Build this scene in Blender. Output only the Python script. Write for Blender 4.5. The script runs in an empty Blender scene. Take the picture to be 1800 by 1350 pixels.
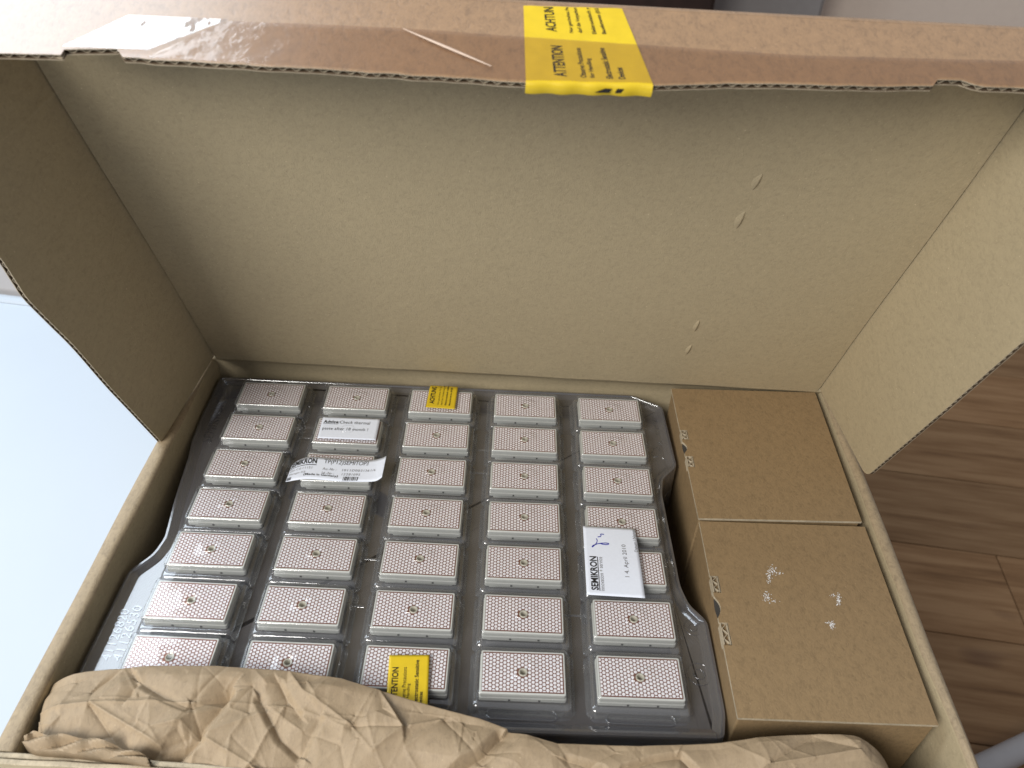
import bpy, bmesh, math, random
import numpy as np
from mathutils import Vector, Matrix
random.seed(7); rng = np.random.default_rng(11)
S = bpy.context.scene
COL = S.collection

# ------------------------------------------------------------------ camera
CAM = np.array([-0.02292096, -0.4092748, 0.46470288])
ROT = np.array([[0.9987883285642843, 0.018798871636497752, 0.045480513947799034],
                [0.04711301124649084, -0.6323118063874227, -0.7732801197961838],
                [0.014221072218700313, 0.7744858823283398, -0.6324313236839882]])
FPX = 1408.58
cd = bpy.data.cameras.new('camera'); cam = bpy.data.objects.new('camera', cd); COL.objects.link(cam)
M3 = Matrix([[ROT[0][i], -ROT[1][i], -ROT[2][i]] for i in range(3)])
cam.matrix_world = Matrix.Translation(Vector(CAM)) @ M3.to_4x4()
cd.sensor_fit = 'HORIZONTAL'; cd.sensor_width = 36.0; cd.lens = 36.0 * FPX / 1800.0
cd.clip_start = 0.02; cd.clip_end = 60
cd.dof.use_dof = True; cd.dof.focus_distance = 0.60; cd.dof.aperture_fstop = 11.0
S.camera = cam

# ------------------------------------------------------------------ world and lamps
w = bpy.data.worlds.new('World'); S.world = w; w.use_nodes = True
bgn = w.node_tree.nodes['Background']
bgn.inputs[0].default_value = (0.92, 0.93, 1.0, 1); bgn.inputs[1].default_value = 0.34

def area(name, loc, target, sx, sy, watts, col):
    l = bpy.data.lights.new(name, 'AREA'); l.shape = 'RECTANGLE'; l.size = sx; l.size_y = sy
    l.energy = watts; l.color = col
    o = bpy.data.objects.new(name, l); COL.objects.link(o); o.location = loc
    o.rotation_euler = (Vector(target) - Vector(loc)).to_track_quat('-Z', 'Y').to_euler()
    return o
# sloping roof window on the left, smaller room light from the front left
win = area('window_light', (-1.85, 1.0, 1.85), (-0.85, 1.0, 0.85), 2.0, 2.3, 78, (0.80, 0.90, 1.0))
area('room_light', (-1.15, -1.5, 1.45), (0.1, 0.12, 0.12), 1.1, 1.1, 64, (1.0, 0.97, 0.92))

S.view_settings.view_transform = 'Standard'; S.view_settings.look = 'None'
S.view_settings.exposure = 0.0; S.view_settings.gamma = 1.0
S.render.engine = 'CYCLES'
S.cycles.max_bounces = 10; S.cycles.transparent_max_bounces = 24; S.cycles.diffuse_bounces = 5
S.cycles.caustics_reflective = False; S.cycles.caustics_refractive = False
S.cycles.sample_clamp_indirect = 6.0

# ------------------------------------------------------------------ pixel -> place helpers
def ray(u, v):
    d = ROT.T @ np.array([(u - 900) / FPX, (v - 675) / FPX, 1.0]); return d / np.linalg.norm(d)
def onz(u, v, z):
    d = ray(u, v); return Vector(CAM + d * (z - CAM[2]) / d[2])
def onplane(uv, P, N):
    d = ray(*uv); P = np.array(P); N = np.array(N)
    return Vector(CAM + d * ((P - CAM) @ N) / (d @ N))

# ------------------------------------------------------------------ materials
def new_mat(name):
    m = bpy.data.materials.new(name); m.use_nodes = True
    nt = m.node_tree; nt.nodes.clear()
    return m, nt
def nd(nt, t, **k):
    n = nt.nodes.new(t)
    for a, b in k.items(): setattr(n, a, b)
    return n
def setin(n, **k):
    for a, b in k.items():
        n.inputs[a.replace('_', ' ')].default_value = b
def ramp(nt, fac, stops, interp='LINEAR'):
    r = nd(nt, 'ShaderNodeValToRGB'); r.color_ramp.interpolation = interp
    el = r.color_ramp.elements
    while len(el) < len(stops): el.new(0.5)
    for e, (p, c) in zip(el, stops):
        e.position = p; e.color = c if len(c) == 4 else (*c, 1)
    nt.links.new(fac, r.inputs[0]); return r.outputs[0]
def mixc(nt, fac, a, b, mode='MIX'):
    m = nd(nt, 'ShaderNodeMix', data_type='RGBA', blend_type=mode)
    for s, v in ((m.inputs[0], fac), (m.inputs[6], a), (m.inputs[7], b)):
        if hasattr(v, 'links') or hasattr(v, 'is_linked'): nt.links.new(v, s)
        else: s.default_value = v if not isinstance(v, tuple) or len(v) == 4 else (*v, 1)
    return m.outputs[2]
def noise(nt, vec, scale, detail=4, rough=0.55, stretch=None, rot=(0, 0, 0)):
    if stretch or any(rot):
        mp = nd(nt, 'ShaderNodeMapping'); nt.links.new(vec, mp.inputs[0])
        mp.inputs['Scale'].default_value = stretch or (1, 1, 1); mp.inputs['Rotation'].default_value = rot
        vec = mp.outputs[0]
    n = nd(nt, 'ShaderNodeTexNoise'); nt.links.new(vec, n.inputs['Vector'])
    n.inputs['Scale'].default_value = scale; n.inputs['Detail'].default_value = detail
    n.inputs['Roughness'].default_value = rough
    return n.outputs['Fac']
def finish(nt, bsdf):
    o = nd(nt, 'ShaderNodeOutputMaterial'); nt.links.new(bsdf, o.inputs[0])
def bump(nt, h, strength, dist):
    b = nd(nt, 'ShaderNodeBump'); b.inputs['Strength'].default_value = strength
    b.inputs['Distance'].default_value = dist; nt.links.new(h, b.inputs['Height']); return b.outputs[0]

def kraft(name, c, fibre=0.10, mottle=0.10, speck=0.35, rough=0.72, bumpd=0.00010, flute=None, spec=0.35, coat=0.0):
    m, nt = new_mat(name)
    tc = nd(nt, 'ShaderNodeTexCoord'); v = tc.outputs['Object']
    dk = tuple(x * (1 - mottle * 1.6) for x in c); lt = tuple(min(1, x * (1 + mottle)) for x in c)
    base = ramp(nt, noise(nt, v, 70, 5, 0.65), [(0.3, dk), (0.7, lt)])
    wn = nd(nt, 'ShaderNodeTexNoise'); nt.links.new(v, wn.inputs['Vector']); wn.inputs['Scale'].default_value = 130; wn.inputs['Detail'].default_value = 2
    wa = nd(nt, 'ShaderNodeVectorMath', operation='MULTIPLY_ADD'); nt.links.new(wn.outputs['Color'], wa.inputs[0]); wa.inputs[1].default_value = (0.006, 0.006, 0.006); nt.links.new(v, wa.inputs[2])
    f1 = noise(nt, wa.outputs[0], 900, 3, 0.6, (1, 0.42, 0.7), (0.3, 0.2, 0.6))
    f2 = noise(nt, wa.outputs[0], 320, 3, 0.6, (0.8, 0.5, 1.0), (0.4, 0.1, 0.7))
    fm = nd(nt, 'ShaderNodeMath', operation='ADD'); nt.links.new(f1, fm.inputs[0]); nt.links.new(f2, fm.inputs[1])
    fh = nd(nt, 'ShaderNodeMath', operation='MULTIPLY'); nt.links.new(fm.outputs[0], fh.inputs[0]); fh.inputs[1].default_value = 0.5
    fcol = ramp(nt, fh.outputs[0], [(0.34, (1 - fibre * 2.2,) * 3), (0.5, (1, 1, 1)), (0.66, (1 + fibre, 1 + fibre, 1 + fibre * 0.9))])
    c1 = mixc(nt, 1.0, base, fcol, 'MULTIPLY')
    sp = noise(nt, v, 900, 2, 0.5)
    dark = ramp(nt, sp, [(0.255, (1, 1, 1)), (0.285, (0, 0, 0))])
    dm = nd(nt, 'ShaderNodeMath', operation='MULTIPLY'); nt.links.new(dark, dm.inputs[0]); dm.inputs[1].default_value = speck
    c2 = mixc(nt, dm.outputs[0], c1, tuple(x * 0.25 for x in c))
    sp2 = noise(nt, v, 650, 2, 0.5, (1, 1, 1), (1, 2, 3))
    lite = ramp(nt, sp2, [(0.715, (0, 0, 0)), (0.745, (1, 1, 1))])
    lm = nd(nt, 'ShaderNodeMath', operation='MULTIPLY'); nt.links.new(lite, lm.inputs[0]); lm.inputs[1].default_value = speck
    c3 = mixc(nt, lm.outputs[0], c2, tuple(min(1, x * 1.8 + 0.06) for x in c))
    b = nd(nt, 'ShaderNodeBsdfPrincipled'); nt.links.new(c3, b.inputs['Base Color'])
    setin(b, Roughness=rough); b.inputs['Specular IOR Level'].default_value = spec
    b.inputs['Coat Weight'].default_value = coat; b.inputs['Coat Roughness'].default_value = 0.30
    hgt = fh.outputs[0]
    if flute:  # faint washboard of the corrugated board below the liner
        wv = nd(nt, 'ShaderNodeTexWave', wave_type='BANDS', bands_direction=flute[0]); nt.links.new(v, wv.inputs['Vector'])
        wv.inputs['Scale'].default_value = flute[1]; wv.inputs['Distortion'].default_value = 0.4
        a = nd(nt, 'ShaderNodeMath', operation='MULTIPLY_ADD'); nt.links.new(wv.outputs['Fac'], a.inputs[0])
        a.inputs[1].default_value = flute[2]; nt.links.new(hgt, a.inputs[2]); hgt = a.outputs[0]
    nt.links.new(bump(nt, hgt, 0.8, bumpd * 4), b.inputs['Normal'])
    finish(nt, b.outputs[0]); return m

def plain(name, c, rough=0.5, spec=0.4, metallic=0.0, nscale=200, var=0.06, bumpd=0.0, emis=None):
    m, nt = new_mat(name)
    tc = nd(nt, 'ShaderNodeTexCoord')
    n = noise(nt, tc.outputs['Object'], nscale, 4)
    col = ramp(nt, n, [(0.3, tuple(x * (1 - var) for x in c)), (0.7, tuple(min(1, x * (1 + var)) for x in c))])
    b = nd(nt, 'ShaderNodeBsdfPrincipled'); nt.links.new(col, b.inputs['Base Color'])
    setin(b, Roughness=rough, Metallic=metallic); b.inputs['Specular IOR Level'].default_value = spec
    if bumpd: nt.links.new(bump(nt, n, 1.0, bumpd), b.inputs['Normal'])
    finish(nt, b.outputs[0]); return m

def film(name, tint, rough=0.05, gain=2.0, f0=0.05, bumpd=0.0, bscale=60, haze=0.0, hazecol=(0.8, 0.85, 0.9)):
    """thin clear plastic: see-through sheet with mirror-like sheen growing towards grazing angles"""
    m, nt = new_mat(name)
    g = nd(nt, 'ShaderNodeNewGeometry')
    dt = nd(nt, 'ShaderNodeVectorMath', operation='DOT_PRODUCT')
    nt.links.new(g.outputs['Normal'], dt.inputs[0]); nt.links.new(g.outputs['Incoming'], dt.inputs[1])
    ab = nd(nt, 'ShaderNodeMath', operation='ABSOLUTE'); nt.links.new(dt.outputs['Value'], ab.inputs[0])
    om = nd(nt, 'ShaderNodeMath', operation='SUBTRACT'); om.inputs[0].default_value = 1; nt.links.new(ab.outputs[0], om.inputs[1])
    pw = nd(nt, 'ShaderNodeMath', operation='POWER'); nt.links.new(om.outputs[0], pw.inputs[0]); pw.inputs[1].default_value = 4.5
    ma = nd(nt, 'ShaderNodeMath', operation='MULTIPLY_ADD', use_clamp=True); nt.links.new(pw.outputs[0], ma.inputs[0])
    ma.inputs[1].default_value = 0.9; ma.inputs[2].default_value = f0 * gain
    tr = nd(nt, 'ShaderNodeBsdfTransparent'); tr.inputs[0].default_value = (*tint, 1)
    gl = nd(nt, 'ShaderNodeBsdfGlossy'); gl.inputs['Roughness'].default_value = rough; gl.inputs[0].default_value = (1, 1, 1, 1)
    if bumpd:
        tc = nd(nt, 'ShaderNodeTexCoord')
        nt.links.new(bump(nt, noise(nt, tc.outputs['Object'], bscale, 3), 1.0, bumpd), gl.inputs['Normal'])
    mx = nd(nt, 'ShaderNodeMixShader'); nt.links.new(ma.outputs[0], mx.inputs[0])
    body = tr.outputs[0]
    if haze:
        df = nd(nt, 'ShaderNodeBsdfDiffuse'); df.inputs[0].default_value = (*hazecol, 1)
        m0 = nd(nt, 'ShaderNodeMixShader'); m0.inputs[0].default_value = haze
        nt.links.new(tr.outputs[0], m0.inputs[1]); nt.links.new(df.outputs[0], m0.inputs[2]); body = m0.outputs[0]
    nt.links.new(body, mx.inputs[1]); nt.links.new(gl.outputs[0], mx.inputs[2])
    finish(nt, mx.outputs[0]); return m

def wood(name):
    m, nt = new_mat(name)
    tc = nd(nt, 'ShaderNodeTexCoord'); oi = nd(nt, 'ShaderNodeObjectInfo')
    ad = nd(nt, 'ShaderNodeVectorMath', operation='ADD'); nt.links.new(tc.outputs['Object'], ad.inputs[0])
    sc = nd(nt, 'ShaderNodeVectorMath', operation='SCALE'); sc.inputs[0].default_value = (7, 13, 3); nt.links.new(oi.outputs['Random'], sc.inputs['Scale'])
    nt.links.new(sc.outputs[0], ad.inputs[1]); v = ad.outputs[0]
    g1 = noise(nt, v, 9, 6, 0.62, (0.35, 4.0, 1))
    g2 = noise(nt, v, 60, 4, 0.6, (0.08, 2.2, 1))
    mx = nd(nt, 'ShaderNodeMath', operation='MULTIPLY_ADD'); nt.links.new(g2, mx.inputs[0]); mx.inputs[1].default_value = 0.35; nt.links.new(g1, mx.inputs[2])
    col = ramp(nt, mx.outputs[0], [(0.45, (0.122, 0.064, 0.028)), (0.62, (0.188, 0.104, 0.048)), (0.80, (0.245, 0.146, 0.073))])
    kn = noise(nt, v, 5.5, 2, 0.4, (0.5, 1.6, 1))
    kf = ramp(nt, kn, [(0.68, (0, 0, 0)), (0.76, (1, 1, 1))])
    col = mixc(nt, kf, col, (0.075, 0.036, 0.022))
    vr = ramp(nt, oi.outputs['Random'], [(0, (0.82, 0.82, 0.82)), (1, (1.15, 1.12, 1.1))])
    col = mixc(nt, 1.0, col, vr, 'MULTIPLY')
    b = nd(nt, 'ShaderNodeBsdfPrincipled'); nt.links.new(col, b.inputs['Base Color']); setin(b, Roughness=0.68); b.inputs['Specular IOR Level'].default_value = 0.25
    nt.links.new(bump(nt, g2, 0.5, 0.0008), b.inputs['Normal'])
    finish(nt, b.outputs[0]); return m

def copper(name):
    return plain(name, (0.25, 0.095, 0.06), 0.42, 0.5, 0.55, 500, 0.12)

K_IN = kraft('kraft_inside', (0.410, 0.338, 0.214), 0.06, 0.015, 0.45, 0.78)
K_OUT = kraft('kraft_outside', (0.315, 0.188, 0.094), 0.12, 0.04, 0.3, 0.40, 0.00007, spec=1.0, coat=1.0)
K_RIM = kraft('kraft_rim', (0.335, 0.262, 0.170), 0.12, 0.05, 0.3, 0.6)
K_BOX = kraft('kraft_small_carton', (0.262, 0.180, 0.094), 0.09, 0.02, 0.20, 0.66, 0.00012)
K_EDGE = kraft('kraft_cut_edge', (0.46, 0.39, 0.28), 0.10, 0.15, 0.3, 0.85)
K_CORE = plain('kraft_core', (0.10, 0.07, 0.045), 0.9, 0.1)
K_PAPER = kraft('kraft_wrapping_paper', (0.325, 0.243, 0.153), 0.07, 0.03, 0.30, 0.62, 0.00007, spec=0.4)
PLASTIC = plain('module_housing', (0.62, 0.625, 0.585), 0.35, 0.5, 0, 300, 0.03)
COPPER = copper('copper_plate')
PASTE = plain('thermal_paste', (0.90, 0.86, 0.88), 0.38, 0.5, 0, 900, 0.05)
HOLE = plain('bore_dark', (0.20, 0.20, 0.15), 0.5, 0.3)
BUSH = plain('bushing', (0.55, 0.52, 0.43), 0.4, 0.5)
DARK = plain('dark_slot', (0.05, 0.048, 0.045), 0.6, 0.3)
CLEAR = film('clear_cover', (0.95, 0.955, 0.96), 0.09, 1.1, 0.045, 0.00035, 22, 0.03, (0.75, 0.78, 0.8))
WALLC = film('clear_pocket_wall', (0.86, 0.87, 0.88), 0.10, 2.0, 0.05, 0.0006, 40, 0.13, (0.55, 0.56, 0.57))
SMOKE = film('clear_tray', (0.52, 0.515, 0.53), 0.12, 2.8, 0.05, 0.0003, 30, 0.26, (0.31, 0.305, 0.325))
EMBOSS = film('embossed_tray', (0.80, 0.81, 0.83), 0.14, 2.2, 0.05, haze=0.04, hazecol=(0.45, 0.46, 0.48))
TAPE = film('packing_tape', (0.87, 0.81, 0.75), 0.16, 1.4, 0.05, 0.0006, 80)
TAPE2 = film('clear_tape', (0.92, 0.92, 0.92), 0.08, 3.2, 0.05, 0.0011, 45)
YELLOW = plain('yellow_label', (0.66, 0.47, 0.018), 0.42, 0.5, 0, 150, 0.04)
INK = plain('black_ink', (0.018, 0.017, 0.016), 0.55, 0.3)
GREYINK = plain('grey_ink', (0.16, 0.155, 0.155), 0.6, 0.3, 0, 1500, 0.5)
BLUEINK = plain('blue_pen_ink', (0.035, 0.04, 0.35), 0.5, 0.3)
WHITE = plain('white_paper', (0.74, 0.79, 0.89), 0.7, 0.3, 0, 400, 0.02)
SCUFF = plain('white_paper_residue', (0.75, 0.75, 0.75), 0.8, 0.2)
TABLE = plain('white_table_top', (0.455, 0.51, 0.57), 0.45, 0.4, 0, 8, 0.012)
WOOD = wood('oak_plank')
WALL = plain('painted_wall', (0.82, 0.71, 0.61), 0.9, 0.2, 0, 30, 0.02)
GREYP = plain('grey_panel', (0.30, 0.285, 0.28), 0.8, 0.3, 0, 30, 0.03)
DARKWOOD = plain('dark_brown_wood', (0.022, 0.011, 0.008), 0.5, 0.4, 0, 20, 0.25)
TUBE = plain('pale_grey_plastic', (0.30, 0.29, 0.295), 0.35, 0.5, 0, 60, 0.03)

# ------------------------------------------------------------------ object helpers
def mesh_obj(name, verts, faces, mats, parent=None, midx=None, smooth=False, world=True):
    """verts in world metres unless world=False; one mesh object, parented to the thing"""
    me = bpy.data.meshes.new(name)
    off = Vector((0, 0, 0))
    if world and parent is not None:
        p = parent
        while p is not None: off += Vector(p.location); p = p.parent
    me.from_pydata([tuple(Vector(v) - off) for v in verts], [], faces)
    for m in (mats if isinstance(mats, (list, tuple)) else [mats]): me.materials.append(m)
    if midx:
        for p, i in zip(me.polygons, midx): p.material_index = i
    if smooth:
        for p in me.polygons: p.use_smooth = True
    me.update()
    o = bpy.data.objects.new(name, me); COL.objects.link(o)
    if parent is not None: o.parent = parent
    return o
def thing(name, label, cat, loc, group=None):
    o = bpy.data.objects.new(name, None); COL.objects.link(o); o.location = loc; o.empty_display_size = 0.02
    o['label'] = label; o['category'] = cat
    if group: o['group'] = group
    return o
def tag(o, label, cat, group=None):
    o['label'] = label; o['category'] = cat
    if group: o['group'] = group
    return o

class G:
    """collects verts / faces with material indices"""
    def __init__(s): s.v = []; s.f = []; s.m = []
    def add(s, vs, fs, mi=0):
        b = len(s.v); s.v += [Vector(x) for x in vs]
        for f in fs: s.f.append(tuple(b + i for i in f)); s.m.append(mi)
    def quad(s, a, b, c, d, mi=0): s.add([a, b, c, d], [(0, 1, 2, 3)], mi)
    def box(s, p0, p1, mi=0):
        x0, y0, z0 = p0; x1, y1, z1 = p1
        s.add([(x0, y0, z0), (x1, y0, z0), (x1, y1, z0), (x0, y1, z0), (x0, y0, z1), (x1, y0, z1), (x1, y1, z1), (x0, y1, z1)],
              [(3, 2, 1, 0), (4, 5, 6, 7), (0, 1, 5, 4), (1, 2, 6, 5), (2, 3, 7, 6), (3, 0, 4, 7)], mi)
    def prism(s, low, high, mi_low=0, mi_high=0, mi_side=0):
        n = len(low)
        s.add(low + high, [tuple(reversed(range(n)))], mi_low)
        b = len(s.v) - 2 * n
        s.f.append(tuple(b + n + i for i in range(n))); s.m.append(mi_high)
        for i in range(n):
            j = (i + 1) % n; s.f.append((b + i, b + j, b + n + j, b + n + i)); s.m.append(mi_side)
    def loft(s, loops, mi=0, closed=True):
        n = len(loops[0]); b = len(s.v)
        for lp in loops: s.v += [Vector(x) for x in lp]
        for k in range(len(loops) - 1):
            for i in range(n if closed else n - 1):
                j = (i + 1) % n
                s.f.append((b + k * n + i, b + k * n + j, b + (k + 1) * n + j, b + (k + 1) * n + i)); s.m.append(mi)
    def build(s, name, mats, parent=None, smooth=False, world=True):
        return mesh_obj(name, s.v, s.f, mats, parent, s.m, smooth, world)

def bevel(o, width, seg=2, angle=35):
    m = o.modifiers.new('bevel', 'BEVEL'); m.width = width; m.segments = seg; m.limit_method = 'ANGLE'; m.angle_limit = math.radians(angle)
    return o
def autosmooth(o, ang=40):
    me = o.data
    for p in me.polygons: p.use_smooth = True
    try: me.set_sharp_from_angle(angle=math.radians(ang))
    except Exception: pass
    return o

# ---- flat print: text lines mapped on a label
def text_geo(body, bold=0.0, spacing=1.0):
    cu = bpy.data.curves.new('txt', 'FONT'); cu.body = body; cu.size = 1; cu.offset = bold; cu.resolution_u = 3
    cu.space_character = spacing; cu.fill_mode = 'FRONT'
    o = bpy.data.objects.new('txt', cu); COL.objects.link(o)
    bpy.context.view_layer.update()
    me = bpy.data.meshes.new_from_object(o.evaluated_get(bpy.context.evaluated_depsgraph_get()))
    vs = [v.co.copy() for v in me.vertices]; fs = [tuple(p.vertices) for p in me.polygons]
    bpy.data.objects.remove(o); bpy.data.curves.remove(cu); bpy.data.meshes.remove(me)
    x0 = min(v.x for v in vs); x1 = max(v.x for v in vs); y0 = min(v.y for v in vs); y1 = max(v.y for v in vs)
    return [((v.x - x0) / (x1 - x0), (v.y - y0) / (y1 - y0)) for v in vs], fs
def print_line(name, parent, fmap, body, a0, a1, b0, b1, mat, bold=0.0, spacing=1.0):
    vs, fs = text_geo(body, bold, spacing)
    return mesh_obj(name, [fmap(a0 + x * (a1 - a0), b0 + y * (b1 - b0)) for x, y in vs], fs, mat, parent)
def print_rects(name, parent, fmap, rects, mat):
    g = G()
    for a0, a1, b0, b1 in rects: g.quad(fmap(a0, b0), fmap(a1, b0), fmap(a1, b1), fmap(a0, b1))
    return g.build(name, mat, parent)
def ribbon(name, parent, fmap, pts, wd, mat):
    g = G(); L = []
    for i, p in enumerate(pts):
        q = pts[max(0, i - 1)]; r = pts[min(len(pts) - 1, i + 1)]
        dx, dy = r[0] - q[0], r[1] - q[1]; l = math.hypot(dx, dy) or 1
        L.append((fmap(p[0] - dy / l * wd, p[1] + dx / l * wd), fmap(p[0] + dy / l * wd, p[1] - dx / l * wd)))
    for a, b in zip(L, L[1:]): g.quad(a[0], a[1], b[1], b[0])
    return g.build(name, mat, parent)
def bil(c00, c10, c11, c01, lift=0.0):
    c00, c10, c11, c01 = map(Vector, (c00, c10, c11, c01))
    n = (c10 - c00).cross(c01 - c00).normalized()
    def f(a, b): return (c00 * (1 - a) + c10 * a) * (1 - b) + (c01 * (1 - a) + c11 * a) * b + n * lift
    return f

# ------------------------------------------------------------------ setting: floor, wall
ZF = -0.80; ZT = -0.090; ZR = 0.012
fl = mesh_obj('floor', [(-4, -3, ZF - 0.012), (5, -3, ZF - 0.012), (5, 6, ZF - 0.012), (-4, 6, ZF - 0.012)], [(0, 1, 2, 3)], DARKWOOD)
fl['kind'] = 'structure'
pw_, pl_ = 0.2135, 1.45
g = G(); g.box((0.0012, 0.0010, -0.012), (pl_ - 0.0012, pw_ - 0.0010, 0.0)); pm = None
ang = math.radians(-7.0); ca, sa = math.cos(ang), math.sin(ang)
for r in range(-9, 22):
    sh = (r * 0.53) % pl_
    for c in range(-2, 4):
        lx, ly = c * pl_ - sh, 0.236 + 0.115 + r * pw_ + 0.0
        x, y = ca * lx - sa * ly, sa * lx + ca * ly
        if not (-3 < x < 3.4 and -2.2 < y < 4.4): continue
        if pm is None:
            o = g.build('plank', WOOD, None); pm = o.data; bevel(o, 0.0012, 1)
        else:
            o = bpy.data.objects.new('plank', pm); COL.objects.link(o); bevel(o, 0.0012, 1)
        o.parent = fl; o.location = (x, y, ZF); o.rotation_euler = (0, 0, ang)
wl = G(); wl.box((0.2, 3.30, ZF), (4.2, 3.42, 1.9)); o = wl.build('wall', WALL); o['kind'] = 'structure'

# far cupboards behind the box
cb = thing('dark_cabinet', 'dark brown cabinet in the background above the open lid', 'cabinet', (-0.6, 2.6, ZF))
g = G(); g.box((-1.7, 2.60, ZF), (0.66, 3.05, 0.55)); bevel(g.build('carcass', DARKWOOD, cb), 0.004)
for k in range(3):
    g = G(); x0 = -1.68 + k * 0.78; g.box((x0, 2.585, ZF + 0.09), (x0 + 0.765, 2.5995, 0.53)); bevel(g.build('door', DARKWOOD, cb), 0.003)
cg = thing('tall_cupboard', 'white cupboard, shade put into its grey colour, between the dark cabinet and the beige wall', 'cupboard', (0.95, 3.0, ZF))
g = G(); g.box((0.70, 2.98, ZF), (1.170, 3.29, 1.6)); bevel(g.build('board', GREYP, cg), 0.004)  # pale furniture standing in shade: the shade is put into the grey colour
g = G(); g.box((0.72, 2.96, ZF + 0.02), (1.155, 2.9785, 1.58)); bevel(g.build('front', GREYP, cg), 0.003)

# ------------------------------------------------------------------ table
tb = thing('table', 'white table the open cardboard box stands on', 'table', (-0.6, 0.1, ZF))
g = G(); g.box((-1.55, -0.72, ZT - 0.028), (0.268, 0.80, ZT)); bevel(g.build('table_top', TABLE, tb), 0.004, 3)
for x in (-1.48, 0.16):
    for y in (-0.66, 0.72):
        g = G(); g.box((x - 0.03, y - 0.03, ZF), (x + 0.03, y + 0.03, ZT - 0.0285)); bevel(g.build('leg', TABLE, tb), 0.004)

# pale tube (foot of a chair) at the lower right corner
a = onz(1690, 1366, ZF + 0.05); b = onz(1905, 1266, ZF + 0.06)
tbv = thing('chair_foot', 'pale grey rounded chair foot on the wooden floor at the lower right corner', 'chair foot', (a.x, a.y, ZF))
g = G(); dirv = (b - a).normalized(); sx = dirv.cross(Vector((0, 0, 1))).normalized(); sz = sx.cross(dirv)
loops = []
for t, r in ((-0.04, 0.008), (-0.03, 0.016), (0, 0.019), (0.3, 0.019), (0.7, 0.020), (1.2, 0.021)):
    c = a + (b - a) * t
    loops.append([c + (sx * math.cos(q) + sz * math.sin(q)) * r for q in [i * math.tau / 24 for i in range(24)]])
g.loft(loops); g.f.append(tuple(range(23, -1, -1))); g.m.append(0); g.f.append(tuple(range(len(g.v) - 24, len(g.v)))); g.m.append(0)
autosmooth(g.build('arm', TUBE, tbv), 60)
g = G(); c = a + (b - a) * 0.05
g.loft([[Vector((c.x + 0.018 * math.cos(q), c.y + 0.018 * math.sin(q), z)) for q in [i * math.tau / 16 for i in range(16)]] for z in (ZF, ZF + 0.045)])
g.build('glide', TUBE, tbv)

# grey wedge-shaped case on the table behind the left flap
p0 = onz(-30, 517, ZT); p1 = onz(75, 530, ZT)
gc = thing('grey_case', 'grey wedge shaped case on the white table behind the left flap', 'case', (p0.x, p0.y, ZT))
ex = (p1 - p0).normalized(); ey = Vector((-ex.y, ex.x, 0))
def cp(x, y, z): return p0 + ex * x + ey * y + Vector((0, 0, z + 0.0005))
g = G(); g.add([cp(-.12, 0, 0), cp(.16, 0, 0), cp(.16, .10, 0), cp(-.12, .10, 0), cp(-.12, .0, .010), cp(.16, .0, .012), cp(.16, .10, .055), cp(-.12, .10, .022)],
      [(3, 2, 1, 0), (4, 5, 6, 7), (0, 1, 5, 4), (1, 2, 6, 5), (2, 3, 7, 6), (3, 0, 4, 7)])
bevel(g.build('shell', GREYP, gc), 0.003, 3)
g = G(); g.add([cp(-.13, -.012, 0), cp(.17, -.012, 0), cp(.17, .11, 0), cp(-.13, .11, 0), cp(-.13, -.010, .003), cp(.17, -.010, .003), cp(.17, .11, .003), cp(-.13, .11, .003)],
      [(4, 5, 6, 7), (0, 1, 5, 4), (1, 2, 6, 5), (2, 3, 7, 6), (3, 0, 4, 7)])
g.build('base_sheet', TABLE, gc)

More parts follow.
